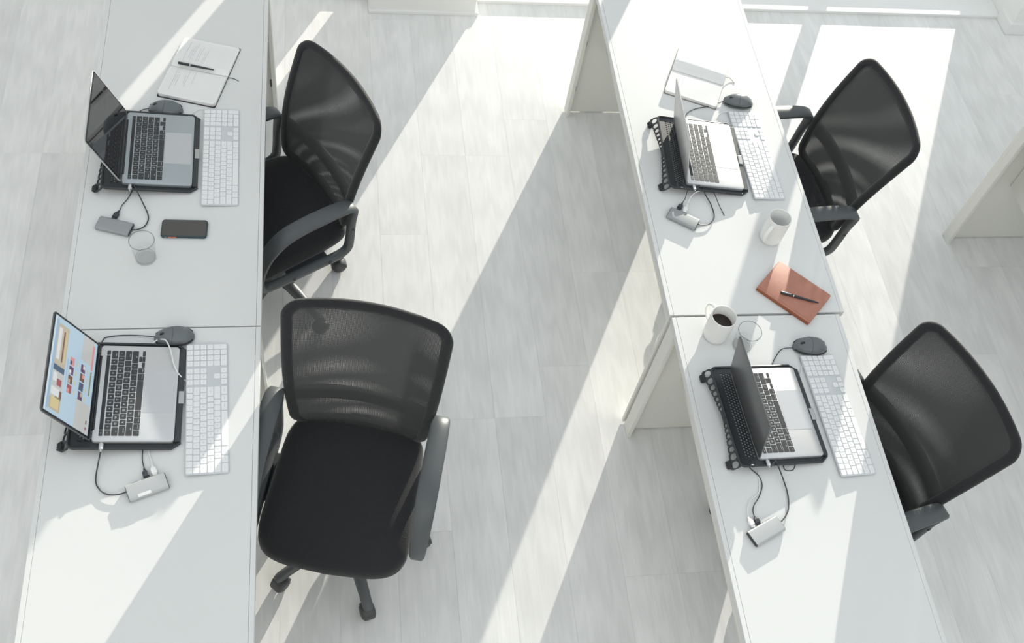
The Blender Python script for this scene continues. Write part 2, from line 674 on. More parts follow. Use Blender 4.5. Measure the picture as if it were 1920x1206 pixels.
def build_chair_meshes():
    # seat
    bm = bmesh.new()
    N = 56
    prof = [(0.90, 0.408), (0.985, 0.422), (1.0, 0.440), (0.995, 0.458), (0.965, 0.472), (0.91, 0.481), (0.75, 0.486), (0.5, 0.4875), (0.25, 0.4878)]
    rings = []
    for s, z in prof:
        ring = []
        for k in range(N):
            a = 2 * PI * k / N
            c_, s_ = math.cos(a), math.sin(a)
            ex = 0.33
            px = math.copysign(abs(c_) ** ex, c_)
            py = math.copysign(abs(s_) ** ex, s_)
            wy = py * 0.231 - 0.016
            hwid = 0.228 - 0.016 * (py * 0.5 + 0.5)
            bow = -0.022 * (1 - px * px) * (1 if py < 0 else 0.25) * abs(py)
            x, y = px * hwid * s, (wy + bow) * s - 0.0
            zz = z - (0.018 * max(0.0, -py) ** 2.2 if z > 0.43 else 0)
            zz += 0.006 * (abs(px) ** 3) * (s > 0.4) * (z > 0.45)
            ring.append((x, y, zz))
        rings.append(ring)
    loft(bm, rings)
    CH['seat'] = (bm, 'fabric')
    # pan under the seat
    CH['seat_pan'] = (plate(0.36, 0.34, 0.385, 0.412, 0.05, 0.004), 'plastic')
    # net: two layers
    for nm, off in (('net_front', -0.0085), ('net_rear', 0.0125)):
        bm = bmesh.new()
        NU, NV = 22, 22
        rows = []
        for j in range(NV + 1):
            v = j / NV
            d = min(v, 1 - v) * 0.467
            r = 0.042
            sh = 0.0
            if d < r:
                sh = (r - math.sqrt(max(0, r * r - (r - d) ** 2))) / 0.215
            rows.append([bm.verts.new(back_pt((-1 + 2 * i / NU) * (1 - sh), v, off)) for i in range(NU + 1)])
        for j in range(NV):
            for i in range(NU):
                bm.faces.new((rows[j][i], rows[j][i + 1], rows[j + 1][i + 1], rows[j + 1][i]))
        CH[nm] = (bm, 'mesh_fabric')
    # frame ring
    bm = bmesh.new()
    pts = [back_pt(u, v, 0.002) for u, v in back_outline()]
    cen = sum(pts, Vector()) / len(pts)
    N = len(pts)
    rings = []
    for i, p in enumerate(pts):
        t = (pts[(i + 1) % N] - pts[i - 1]).normalized()
        nrm = Vector((0, 1, -0.25)).normalized()
        s = t.cross(nrm).normalized()
        nn = s.cross(t).normalized()
        if s.dot(p - cen) < 0:
            s = -s
        rings.append([p + s * 0.0175 * math.cos(2 * PI * k / 12) - s * 0.010 + nn * 0.0125 * math.sin(2 * PI * k / 12) for k in range(12)])
    rows = loft(bm, rings, False, False)
    a, c = rows[-1], rows[0]
    for i in range(12):
        j = (i + 1) % 12
        bm.faces.new((a[i], a[j], c[j], c[i]))
    CH['back_frame'] = (bm, 'fabric')
    # lumbar bar and the spine that carries the back
    bm = bmesh.new()
    rings = []
    for i in range(25):
        u = -0.97 + 1.94 * i / 24
        ring = []
        for dv, do in ((-0.052, -0.003), (-0.045, -0.006), (0.045, -0.006), (0.052, -0.003), (0.052, 0.006), (0.045, 0.010), (-0.045, 0.010), (-0.052, 0.006)):
            ring.append(back_pt(u, 0.315 + dv, do))
        rings.append(ring)
    loft(bm, rings)
    CH['lumbar_bar'] = (bm, 'plastic')
    bm = bmesh.new()
    path = catmull([(0, 0.215, 0.505), (0, 0.222, 0.48), (0, 0.222, 0.45), (0, 0.205, 0.42), (0, 0.14, 0.388), (0, 0.03, 0.383)], 6)
    rings = []
    for i, p in enumerate(path):
        t = (path[min(i + 1, len(path) - 1)] - path[max(i - 1, 0)]).normalized()
        nn = Vector((1, 0, 0)).cross(t).normalized()
        rings.append([p + Vector((1, 0, 0)) * a + nn * bb for a, bb in ((-0.03, -0.007), (0.03, -0.007), (0.03, 0.007), (-0.03, 0.007))])
    loft(bm, rings)
    CH['spine'] = (bm, 'plastic')
    # armrest loop
    for sd, nm in ((1, 'arm_p'), (-1, 'arm_m')):
        bm = bmesh.new()
        key = [(0.178, 0.640), (0.145, 0.656), (0.07, 0.660), (-0.02, 0.656), (-0.085, 0.640), (-0.140, 0.595), (-0.172, 0.530), (-0.182, 0.465), (-0.165, 0.425), (-0.10, 0.416), (0.02, 0.414), (0.12, 0.414), (0.158, 0.432), (0.168, 0.48), (0.174, 0.56), (0.181, 0.615)]
        wid = [0.050, 0.056, 0.060, 0.060, 0.060, 0.057, 0.052, 0.046, 0.036, 0.030, 0.028, 0.028, 0.028, 0.030, 0.032, 0.042]
        thk = [0.024, 0.026, 0.026, 0.026, 0.026, 0.024, 0.022, 0.022, 0.026, 0.032, 0.034, 0.034, 0.032, 0.028, 0.026, 0.024]
        P3 = catmull([(0.0, a, bb) for a, bb in key], 4, True)
        Wd = catmull([(a, bb, 0) for a, bb in zip(wid, thk)], 4, True)
        N = len(P3)
        rings = []
        for i, p in enumerate(P3):
            t = (P3[(i + 1) % N] - P3[i - 1]).normalized()
            nn = Vector((1, 0, 0)).cross(t).normalized()
            hw, ht = Wd[i].x / 2, Wd[i].y / 2
            ring = []
            for a, bb in ((1, 0.35), (0.75, 0.85), (0.3, 1), (-0.3, 1), (-0.75, 0.85), (-1, 0.35), (-1, -0.35), (-0.75, -0.85), (0.75, -0.85), (1, -0.35)):
                ring.append(Vector((sd * 0.247 + a * hw, p.y, p.z)) + nn * bb * ht)
            rings.append(ring)
        rows = loft(bm, rings, False, False)
        a, c = rows[-1], rows[0]
        for i in range(len(a)):
            j = (i + 1) % len(a)
            bm.faces.new((a[i], a[j], c[j], c[i]))
        CH[nm] = (bm, 'plastic')
    bm = bmesh.new()
    lathe(bm, [(0.0065, 0), (0.0065, 0.003), (0.003, 0.0035), (0.003, 0.001)], 12)
    CH['bolt'] = (bm, 'bracket')
    bm = bmesh.new()
    lathe(bm, [(0.027, 0.115), (0.027, 0.26), (0.019, 0.262), (0.019, 0.35), (0.05, 0.352), (0.05, 0.386)], 20)
    CH['gas_column'] = (bm, 'plastic')
    bm = bmesh.new()
    lathe(bm, [(0.045, 0.075), (0.052, 0.085), (0.05, 0.12), (0.034, 0.135)], 20)
    CH['hub'] = (bm, 'base_plastic')
    bm = bmesh.new()
    rings = []
    for r, z, w, h in ((0.02, 0.105, 0.030, 0.022), (0.08, 0.103, 0.024, 0.019), (0.16, 0.093, 0.020, 0.014), (0.225, 0.082, 0.0175, 0.0115), (0.255, 0.076, 0.017, 0.010), (0.268, 0.073, 0.012, 0.006)):
        rings.append([(r, w * math.cos(2 * PI * k / 10), z + h * math.sin(2 * PI * k / 10)) for k in range(10)])
    loft(bm, rings)
    CH['leg'] = (bm, 'base_plastic')
    bm = bmesh.new()
    for s in (-1, 1):
        rings = [[(r * math.cos(2 * PI * k / 18), s * yy, 0.0265 + r * math.sin(2 * PI * k / 18)) for k in range(18)] for r, yy in ((0.016, 0.005), (0.0255, 0.006), (0.0265, 0.010), (0.0265, 0.017), (0.022, 0.0225), (0.012, 0.024))]
        loft(bm, rings)
    CH['wheel'] = (bm, 'castor')
    bm = bmesh.new()
    rings = []
    for yy, r in ((-0.019, 0.029), (-0.012, 0.031), (0.012, 0.031), (0.019, 0.029)):
        ring = [(r * math.cos(R_(a)), yy, 0.0265 + r * math.sin(R_(a))) for a in range(-10, 200, 15)]
        ring += [(r * 0.9 * math.cos(R_(a)), yy, 0.0265 + r * 0.9 * math.sin(R_(a))) for a in range(185, -20, -15)]
        rings.append(ring)
    loft(bm, rings)
    tube(bm, [(0, 0, 0.05), (0, 0, 0.078)], 0.009, 10)
    CH['hood'] = (bm, 'castor')
    out = {}
    for k, (b_, m_) in CH.items():
        me = bpy.data.meshes.new(k)
        bmesh.ops.recalc_face_normals(b_, faces=b_.faces[:])
        b_.to_mesh(me)
        b_.free()
        me.materials.append(MAT[m_])
        for p in me.polygons:
            p.use_smooth = True
        try:
            me.set_sharp_from_angle(angle=R_(45))
        except Exception:
            pass
        out[k] = me
    return out


CM = build_chair_meshes()


def chair(label, x, y, deg, base_deg, wheels):
    t = thing('office_chair', label, 'chair', (x, y, 0), (0, 0, R_(deg)), 'black mesh office chairs')
    share('seat', CM['seat'], t)
    share('seat_pan', CM['seat_pan'], t)
    f = share('backrest_frame', CM['back_frame'], t)
    f['label'] = 'padded black frame round the net backrest'
    share('net_panel', CM['net_front'], f)
    share('net_panel', CM['net_rear'], f)
    share('lumbar_bar', CM['lumbar_bar'], f)
    share('back_spine', CM['spine'], t)
    for s, k in ((1, 'arm_p'), (-1, 'arm_m')):
        a = share('armrest', CM[k], t)
        for yy in (-0.06, 0.08):
            share('bolt', CM['bolt'], a, (s * 0.2605, yy, 0.415), (0, s * PI / 2, 0))
        share('bolt', CM['bolt'], a, (s * 0.2615, 0.171, 0.54), (0, s * PI / 2, 0))
        obj('bracket', bx(min(s * 0.15, s * 0.236), max(s * 0.15, s * 0.236), -0.07, 0.09, 0.398, 0.408), 'plastic', a)
    share('gas_column', CM['gas_column'], t)
    share('base_hub', CM['hub'], t)
    for k in range(5):
        a = R_(base_deg - deg + 72 * k)
        lg = share('base_leg', CM['leg'], t, (0, 0, 0), (0, 0, a))
        wd = R_(wheels[k])
        c = share('castor', CM['wheel'], t, (0.252 * math.cos(a), 0.252 * math.sin(a), 0), (0, 0, wd))
        share('castor_hood', CM['hood'], c)
    return t


chair('black mesh office chair fully in view, seat facing away from the windows', 0.033, 1.372, -13.6, -4, (30, 100, 200, 60, 120))
chair('black mesh office chair tucked in beside the desk with the phone', -0.203, 2.421, -59.5, 21.6, (70, 20, 140, 200, 100))
chair('black mesh office chair at the desk with the empty mug', 1.668, 2.490, -85.5, 40, (10, 80, 150, 220, 300))
chair('black mesh office chair at the desk with the coffee mug', 1.566, 1.306, -75.0, 10, (50, 100, 160, 250, 320))

# ------------------------------------------------------------------ laptop stands and laptops (local +x toward the user)
LAP = {  # hinge x, y, heading, lid lean
    'UL': (-0.646, 2.453, 1.1, 21.4),
    'LL': (-0.644, 1.546, 0.2, 25.5),
    'UR': (1.217, 2.454, -2.8, 12.4),
    'LR': (1.2045, 1.408, 3.4, 9.8),
}
TILT = R_(5.5)
HZ = 0.7462


def ring_cells(bm, cells, z0, z1):
    """perforated sheet made of holed cells with depth"""
    for (x, y, sx, sy, r) in cells:
        seg = 12
        lev = []
        for z in (z0, z1):
            inner, outer = [], []
            for k in range(seg):
                a = 2 * PI * (k + 0.5) / seg
                c_, s_ = math.cos(a), math.sin(a)
                q = max(abs(c_), abs(s_))
                inner.append(bm.verts.new((x + r * c_, y + r * s_, z)))
                outer.append(bm.verts.new((x + sx / 2 * c_ / q, y + sy / 2 * s_ / q, z)))
            lev.append((inner, outer))
        for k in range(seg):
            j = (k + 1) % seg
            for (inner, outer) in lev:
                bm.faces.new((inner[k], outer[k], outer[j], inner[j]))
            bm.faces.new((lev[0][0][k], lev[0][0][j], lev[1][0][j], lev[1][0][k]))
            bm.faces.new((lev[0][1][k], lev[0][1][j], lev[1][1][j], lev[1][1][k]))


_RM = {}


def riser_meshes():
    X0, X1, HY = -0.060, 0.228, 0.166
    T0, T1 = -0.003, 0.0
    # tray deck: solid strips round a perforated field
    bm = bmesh.new()
    px, py = 0.0088, 0.0098
    fx0 = -0.036
    nx, ny = 4, 29
    cells = []
    for i in range(nx):
        for j in range(ny):
            yy = (j - (ny - 1) / 2) * py + (py / 2 if i % 2 else 0) - py / 4
            cells.append((fx0 + (i + 0.5) * px, yy, px, py, 0.0029))
    ring_cells(bm, cells, T0, T1)
    fx1 = fx0 + nx * px
    fy = (ny / 2) * py - py / 4
    r = 0.016
    # rear strip with rounded corners
    pts = []
    for sy, a0 in ((1, 90), (-1, 180)):
        for k in range(6):
            a = R_(a0 + 18 * k)
            pts.append((X0 + r + r * math.cos(a), sy * (HY - r) + r * math.sin(a)))
    poly = [(fx0, HY)] + pts + [(fx0, -HY)]
    loft(bm, [[(x, y, z) for x, y in poly] for z in (T0, T1)])
    box(bm, fx0, fx1, fy + py / 2, HY, T0, T1)
    box(bm, fx0, fx1, -HY, -fy, T0, T1)
    # front deck with angled front corners
    poly = [(fx1, HY), (X1 - 0.022, HY), (X1, HY - 0.018), (X1, -HY + 0.018), (X1 - 0.022, -HY), (fx1, -HY)]
    loft(bm, [[(x, y, z) for x, y in poly] for z in (T0, T1)])
    _RM['tray_deck'] = (bm, 'tray')
    # raised rim round the sides and rear
    bm = bmesh.new()
    path = [(X1 - 0.022, HY, 0.001), (0.10, HY, 0.001), (X0 + r, HY, 0.001)]
    for sy, a0 in ((1, 90), (-1, 180)):
        for k in range(6):
            a = R_(a0 + 18 * k)
            path.append((X0 + r + r * math.cos(a), sy * (HY - r) + r * math.sin(a), 0.001))
    path += [(0.10, -HY, 0.001), (X1 - 0.022, -HY, 0.001), (X1, -HY + 0.018, 0.0005)]
    path = [(X1, HY - 0.018, 0.0005)] + path
    tube(bm, path, 0.0042, 8)
    _RM['rim'] = (bm, 'tray')
    # front lip
    _RM['front_lip'] = (bx(X1 - 0.016, X1 + 0.001, -HY + 0.017, HY - 0.017, -0.003, 0.0095, bev=0.002), 'tray')
    _RM['latch_tab'] = (bx(X1 - 0.0115, X1 + 0.0035, -0.032, 0.008, 0.0045, 0.0125, bev=0.0015), 'tab_metal')
    # added pale sheet, catches light so the vent holes look bright
    _RM['added_bright_sheet'] = (bx(fx0 - 0.002, fx1 + 0.002, -fy - 0.002, fy + 0.006, T0 - 0.0014, T0 - 0.0006), 'added_bright_sheet')
    # rear wings hanging from the rear edge, holes growing outwards
    for s, nm in ((1, 'wing_p'), (-1, 'wing_m')):
        bm = bmesh.new()

        def hgt(y):
            return 0.0125 + 0.0205 * (abs(y) / 0.160) ** 1.25
        y = 0.020
        box(bm, -0.0125, 0.0, min(0, s * y), max(0, s * y), -0.002, 0.002)
        for k in range(7):
            sz = 0.0155 + 0.0018 * k
            yc = y + sz / 2
            seg = 16
            rr = min(hgt(yc) * 0.36, sz * 0.42)
            lev = []
            for z in (-0.002, 0.002):
                inner, outer = [], []
                for q in range(seg):
                    a = 2 * PI * (q + 0.5) / seg
                    c_, s_ = math.cos(a), math.sin(a)
                    qq = max(abs(c_), abs(s_))
                    inner.append(bm.verts.new((-hgt(yc) / 2 + rr * c_, s * (yc + rr * s_), z)))
                    yy = yc + sz / 2 * s_ / qq
                    outer.append(bm.verts.new((-hgt(yy) * (0.5 - 0.5 * c_ / qq), s * yy, z)))
                lev.append((inner, outer))
            for q in range(seg):
                w_ = (q + 1) % seg
                for (inner, outer) in lev:
                    bm.faces.new((inner[q], outer[q], outer[w_], inner[w_]))
                bm.faces.new((lev[0][0][q], lev[0][0][w_], lev[1][0][w_], lev[1][0][q]))
                bm.faces.new((lev[0][1][q], lev[0][1][w_], lev[1][1][w_], lev[1][1][q]))
            y += sz
        _RM[nm] = (bm, 'tray')
    bm = bx(-0.013, 0.002, -0.0115, 0.0115, -0.006, 0.006, bev=0.002)
    for k in (-1, 0, 1):
        box(bm, -0.0135, -0.003, -0.0117 + 0.0075 * (k + 1) - 0.0, -0.0117 + 0.0075 * (k + 1) + 0.004, -0.0075, 0.0075)
    _RM['foot'] = (bm, 'rubber')
    out = {}
    for k, (b_, m_) in _RM.items():
        me = bpy.data.meshes.new(k)
        bmesh.ops.recalc_face_normals(b_, faces=b_.faces[:])
        b_.to_mesh(me)
        b_.free()
        me.materials.append(MAT[m_])
        out[k] = me
    return out


RM = riser_meshes()


def riser(key, label):
    x, y, deg, lean = LAP[key]
    t = thing('laptop_stand', label, 'stand', (x, y, HZ), (0, TILT, R_(deg)), 'black laptop stands')
    d = share('tray', RM['tray_deck'], t)
    share('rim', RM['rim'], d)
    share('front_lip', RM['front_lip'], d)
    share('added_bright_sheet', RM['added_bright_sheet'], d)
    share('latch_tab', RM['latch_tab'], d)
    # the wings lean a little outwards behind the tray
    for s, nm in ((1, 'wing_p'), (-1, 'wing_m')):
        a = R_(-47.0)
        w = share('rear_leg', RM[nm], t, (-0.057, 0, -0.001), (0, a, 0))
        share('rubber_foot', RM['foot'], w, (-0.0285, s * 0.146, 0.0), (0, 0, 0))
    return t


LKEYS = [
    [('~', 1)] + [(c, 1) for c in '1234567890-='] + [('delete', 1.5)],
    [('tab', 1.5)] + [(c, 1) for c in 'QWERTYUIOP[]\\'],
    [('caps lock', 1.75)] + [(c, 1) for c in "ASDFGHJKL;'"] + [('return', 1.75)],
    [('shift', 2.25)] + [(c, 1) for c in 'ZXCVBNM,./'] + [('shift', 2.25)],
    [('fn', 1), ('control', 1), ('option', 1), ('command', 1.25), ('', 5), ('command', 1.25), ('option', 1)],
]
_KM = {}


def key_mesh(w, d, h, r, m):
    k = (round(w, 4), round(d, 4), round(h, 4), m)
    if k not in _KM:
        bm = bmesh.new()
        rings = []
        for ins, z in ((0, 0), (0, h * 0.75), (0.0005, h)):
            rings.append([(x, y, z) for x, y in outline(d - 2 * ins, w - 2 * ins, r, 2)])
        loft(bm, rings, False, True)
        me = bpy.data.meshes.new('key')
        bmesh.ops.recalc_face_normals(bm, faces=bm.faces[:])
        bm.to_mesh(me)
        bm.free()
        me.materials.append(MAT[m])
        _KM[k] = me
    return _KM[k]


_LEG = {}


def laptop(key, label, body, lidm, screen_on):
    x, y, deg, lean = LAP[key]
    t = thing('laptop', label, 'laptop', (x, y, HZ), (0, TILT, R_(deg)), 'laptops on stands')
    b_ = obj('base', plate(0.212, 0.304, 0.0006, 0.0146, 0.010, 0.0022, 5, 0.106, 0.0), body, t, smooth=True)
    zt = 0.0146
    obj('trackpad', plate(0.082, 0.134, zt, zt + 0.0004, 0.003, 0, 3, 0.164, 0.004), 'trackpad', b_)
    obj('hinge_bar', bx(-0.002, 0.006, -0.118, 0.118, 0.007, 0.0165, bev=0.003), 'bezel', b_)
    # keyboard recess, then the keys
    u = 0.272 / 14.5
    xk, yk = 0.0170, -0.136
    obj('touch_bar', bx(xk, xk + 0.0098, yk + u * 1.05, yk + 14.5 * u - 0.017, zt - 0.0002, zt + 0.0006), 'bezel', b_)
    share('key', key_mesh(u * 0.96, 0.0098, 0.0010, 0.0015, 'key_black'), b_, (xk + 0.0049, yk + u * 0.5, zt - 0.0002))
    share('key', key_mesh(0.0145, 0.0098, 0.0010, 0.0015, 'key_black'), b_, (xk + 0.0049, yk + 14.5 * u - 0.0078, zt - 0.0002))
    lg = None
    if 'lap' not in _LEG:
        lg = bmesh.new()
        put_text(lg, 'esc', xk + 0.0049, yk + u * 0.5, zt + 0.00095, 0.0040)
    for r, row in enumerate(LKEYS):
        cx = xk + 0.0122 + (r + 0.5) * 0.0184
        cy = yk
        for txt, w in row:
            share('key', key_mesh(w * u - 0.0021, 0.0163, 0.0011, 0.0018, 'key_black'), b_, (cx, cy + w * u / 2, zt - 0.0002))
            if lg is not None and txt:
                if len(txt) == 1:
                    put_text(lg, txt, cx, cy + w * u / 2, zt + 0.0010, 0.0078)
                else:
                    put_text(lg, txt, cx + 0.0035, cy + w * u / 2, zt + 0.0010, 0.0036)
            cy += w * u
        if r == 4:
            for q, (dx, sym) in enumerate(((0.004, '<'), (0.0, ''), (0.004, '>'))):
                yy = cy + (q + 0.5) * u
                if q == 1:
                    share('key', key_mesh(u - 0.0021, 0.0078, 0.0011, 0.0014, 'key_black'), b_, (cx - 0.0043, yy, zt - 0.0002))
                    share('key', key_mesh(u - 0.0021, 0.0078, 0.0011, 0.0014, 'key_black'), b_, (cx + 0.0043, yy, zt - 0.0002))
                else:
                    share('key', key_mesh(u - 0.0021, 0.0078, 0.0011, 0.0014, 'key_black'), b_, (cx + 0.0043, yy, zt - 0.0002))
    if lg is not None:
        o = obj('key_lettering', lg, 'legend_white', b_)
        _LEG['lap'] = o.data
    else:
        share('key_lettering', _LEG['lap'], b_)
    # lid: built standing up (z), inner face toward +x
    lr = -R_(lean) - TILT
    ld = bmesh.new()
    rings = []
    for ins, xx in ((0.0012, -0.0046), (0, -0.0036), (0, -0.0006), (0.0008, 0.0)):
        rings.append([(xx, yy, zz) for zz, yy in outline(0.200 - 2 * ins, 0.304 - 2 * ins, 0.010, 5, 0.104, 0.0)])
    loft(ld, rings)
    lid = obj('lid', ld, lidm, t, smooth=True, loc=(0.001, 0, 0.0125), rot=(0, lr, 0))
    rings = [[(xx, yy, zz) for zz, yy in outline(0.195, 0.299, 0.008, 4, 0.1045, 0.0)] for xx in (-0.0002, 0.0004)]
    bz = bmesh.new()
    loft(bz, rings)
    obj('bezel', bz, 'bezel', lid)
    if not screen_on:
        obj('display', bx(0.0004, 0.0009, -0.1435, 0.1435, 0.020, 0.196), 'screen_off', lid)
    else:
        obj('display', bx(0.0004, 0.0009, -0.1435, 0.1435, 0.020, 0.196), 'scr_page', lid)
        # the page: (y0, y1, z0, z1, colour), y to the user's right, z up the screen
        W, Hh = 0.287, 0.176

        def pic(nm, u0, u1, v0, v1, m_, lay=1):
            x0 = 0.0009 + 0.00006 * lay
            obj(nm, bx(0.0008, x0, -0.1435 + u0 * W, -0.1435 + u1 * W, 0.196 - v1 * Hh, 0.196 - v0 * Hh), m_, lid)
        pic('menu_strip', 0.0, 1.0, 0.0, 0.035, 'scr_bar')
        pic('window_strip', 0.03, 0.97, 0.035, 0.085, 'scr_blue')
        pic('picture_block', 0.04, 0.44, 0.09, 0.33, 'scr_grey')
        pic('picture_item', 0.04, 0.16, 0.09, 0.33, 'scr_sand', 1.5)
        pic('picture_item', 0.16, 0.24, 0.20, 0.33, 'scr_olive', 1.5)
        pic('picture_block', 0.50, 0.94, 0.09, 0.33, 'scr_tan')
        pic('picture_block', 0.44, 0.50, 0.09, 0.33, 'scr_navy')
        pic('picture_item', 0.06, 0.17, 0.12, 0.30, 'scr_yellow', 2)
        pic('picture_item', 0.19, 0.27, 0.10, 0.28, 'scr_white', 2)
        pic('picture_item', 0.18, 0.26, 0.28, 0.33, 'scr_brown', 2)
        pic('picture_item', 0.30, 0.37, 0.20, 0.30, 'scr_red', 2)
        pic('picture_item', 0.33, 0.42, 0.11, 0.19, 'scr_white', 2)
        pic('picture_item', 0.56, 0.90, 0.11, 0.18, 'scr_white', 2)
        pic('picture_item', 0.55, 0.88, 0.225, 0.255, 'scr_brown', 2)
        pic('picture_item', 0.55, 0.90, 0.275, 0.30, 'scr_yellow', 2)
        pic('text_line', 0.36, 0.64, 0.375, 0.388, 'scr_blue')
        tn = ['scr_red', 'scr_brown', 'scr_purple', 'scr_rose', 'scr_purple', 'scr_navy', 'scr_brown', 'scr_purple']
        for k in range(4):
            uu = 0.30 + 0.098 * k
            pic('thumbnail', uu, uu + 0.085, 0.425, 0.525, tn[k])
            pic('thumbnail_item', uu + 0.005, uu + 0.045, 0.43, 0.475, ('scr_rose', 'scr_sand', 'scr_white', 'scr_navy')[k], 2)
            pic('caption', uu + 0.015, uu + 0.06, 0.575, 0.595, 'scr_yellow')
            pic('thumbnail', uu, uu + 0.085, 0.68, 0.78, tn[4 + k])
            pic('thumbnail_item', uu + 0.04, uu + 0.08, 0.73, 0.775, ('scr_sand', 'scr_purple', 'scr_rose', 'scr_white')[k], 2)
            pic('caption', uu + 0.015, uu + 0.06, 0.825, 0.845, 'scr_yellow')
        pic('side_panel', 0.0, 0.30, 0.66, 0.985, 'scr_grey')
        pic('side_panel', 0.72, 1.0, 0.66, 0.93, 'scr_grey')
        pic('banner', 0.68, 0.95, 0.90, 0.945, 'scr_rose', 2)
        pic('banner', 0.40, 0.66, 0.905, 0.935, 'scr_olive', 2)
        pic('dock_icon', 0.10, 0.14, 0.92, 0.945, 'scr_brown', 2)
        pic('dock_icon', 0.04, 0.07, 0.92, 0.945, 'scr_red', 2)
    return t


for nm, c, s in (('scr_page', (0.40, 0.53, 0.63), 1), ('scr_bar', (0.55, 0.64, 0.70), 1), ('scr_blue', (0.28, 0.42, 0.55), 1), ('scr_sand', (0.42, 0.36, 0.27), 1),
                 ('scr_tan', (0.46, 0.40, 0.31), 1), ('scr_navy', (0.06, 0.10, 0.16), 1), ('scr_yellow', (0.56, 0.47, 0.24), 1), ('scr_white', (0.62, 0.64, 0.64), 1),
                 ('scr_brown', (0.16, 0.08, 0.05), 1), ('scr_red', (0.30, 0.08, 0.09), 1), ('scr_purple', (0.12, 0.06, 0.12), 1), ('scr_rose', (0.60, 0.26, 0.26), 1),
                 ('scr_grey', (0.46, 0.47, 0.46), 1), ('scr_olive', (0.22, 0.24, 0.12), 1)):
    emis(nm, c, s)

riser('UL', 'black perforated laptop stand under the laptop with a blank dark screen')
riser('LL', 'black laptop stand under the laptop whose screen is lit')
riser('UR', 'black perforated laptop stand on the desk with the empty mug')
riser('LR', 'black perforated laptop stand on the desk with the coffee mug')
laptop('UL', 'bluish silver laptop with a dark blank screen, near the phone', 'space_grey', 'lid_silver', False)
laptop('LL', 'silver laptop with a lit screen showing a page of pictures', 'silver', 'lid_grey', True)
laptop('UR', 'silver laptop seen from behind with a pale grey lid', 'silver', 'lid_silver', False)
laptop('LR', 'laptop seen from behind with a dark grey lid', 'silver', 'lid_grey', False)

# ------------------------------------------------------------------ cables (points on the desk tops)
CABLE = {
    'UL_hub': [(-0.609, 2.305), (-0.578, 2.244), (-0.558, 2.194), (-0.565, 2.156), (-0.588, 2.140), (-0.607, 2.140)],
    'UL_usb': [(-0.610, 2.330), (-0.616, 2.298), (-0.625, 2.268), (-0.640, 2.240), (-0.646, 2.216), (-0.657, 2.191)],
    'UL_mouse': [(-0.590, 2.654), (-0.609, 2.651), (-0.621, 2.639), (-0.628, 2.600)],
    'UL_kb': [(-0.412, 2.655), (-0.431, 2.655), (-0.462, 2.617), (-0.470, 2.570)],
    'LL_hub': [(-0.614, 1.392), (-0.622, 1.353), (-0.627, 1.297), (-0.615, 1.270), (-0.594, 1.254), (-0.568, 1.251), (-0.546, 1.257)],
    'LL_usb': [(-0.514, 1.410), (-0.514, 1.390), (-0.513, 1.356), (-0.507, 1.330), (-0.498, 1.303)],
    'LL_usbw': [(-0.500, 1.410), (-0.498, 1.378), (-0.488, 1.345), (-0.485, 1.329), (-0.476, 1.307)],
    'LL_mouse': [(-0.508, 1.744), (-0.550, 1.751), (-0.595, 1.754), (-0.634, 1.751), (-0.651, 1.741), (-0.66, 1.69)],
    'LL_kb': [(-0.411, 1.591), (-0.433, 1.613), (-0.445, 1.639), (-0.455, 1.679), (-0.469, 1.712), (-0.483, 1.723), (-0.501, 1.726), (-0.53, 1.70)],
    'UR_hub': [(1.268, 2.313), (1.274, 2.279), (1.291, 2.234), (1.291, 2.183), (1.269, 2.153), (1.245, 2.146), (1.222, 2.150)],
    'UR_usb2': [(1.330, 2.190), (1.318, 2.225), (1.305, 2.282), (1.273, 2.303), (1.242, 2.303), (1.214, 2.285), (1.199, 2.253), (1.184, 2.235), (1.172, 2.220)],
    'UR_usbw': [(1.320, 2.310), (1.295, 2.287), (1.251, 2.282), (1.220, 2.258), (1.202, 2.227), (1.192, 2.209)],
    'UR_mouse': [(1.456, 2.731), (1.438, 2.725), (1.388, 2.705), (1.329, 2.690), (1.289, 2.660), (1.27, 2.59)],
    'UR_kb': [(1.467, 2.680), (1.426, 2.671), (1.403, 2.644), (1.38, 2.59)],
    'LR_hub': [(1.266, 1.253), (1.281, 1.204), (1.287, 1.157), (1.277, 1.114), (1.262, 1.091), (1.245, 1.075)],
    'LR_usb': [(1.180, 1.300), (1.186, 1.270), (1.196, 1.244), (1.215, 1.219), (1.217, 1.189), (1.199, 1.155), (1.176, 1.128), (1.169, 1.107), (1.172, 1.086), (1.174, 1.073)],
    'LR_usbw': [(1.215, 1.235), (1.211, 1.199), (1.200, 1.166), (1.171, 1.146), (1.155, 1.119), (1.152, 1.087), (1.157, 1.071)],
    'LR_loop': [(1.290, 1.290), (1.297, 1.258), (1.300, 1.237), (1.312, 1.233), (1.326, 1.236), (1.338, 1.256), (1.345, 1.29)],
    'LR_mouse': [(1.440, 1.651), (1.399, 1.649), (1.375, 1.628), (1.348, 1.589), (1.33, 1.54)],
    'LR_kb': [(1.462, 1.613), (1.444, 1.579), (1.427, 1.537), (1.422, 1.503), (1.425, 1.47)],
}


def cable(root, key, m, r=0.0016, lift=None, name='cable', parent=None):
    pts = CABLE[key]
    n_ = len(pts)
    p3 = []
    for i, (x, y) in enumerate(pts):
        z = ZD + r + 0.0003
        if lift:
            z += lift(i / (n_ - 1))
        p3.append((x, y, z))
    return obj(name, tube(bmesh.new(), catmull(local(root, p3), 5), r, 7), m, parent or root, smooth=True)


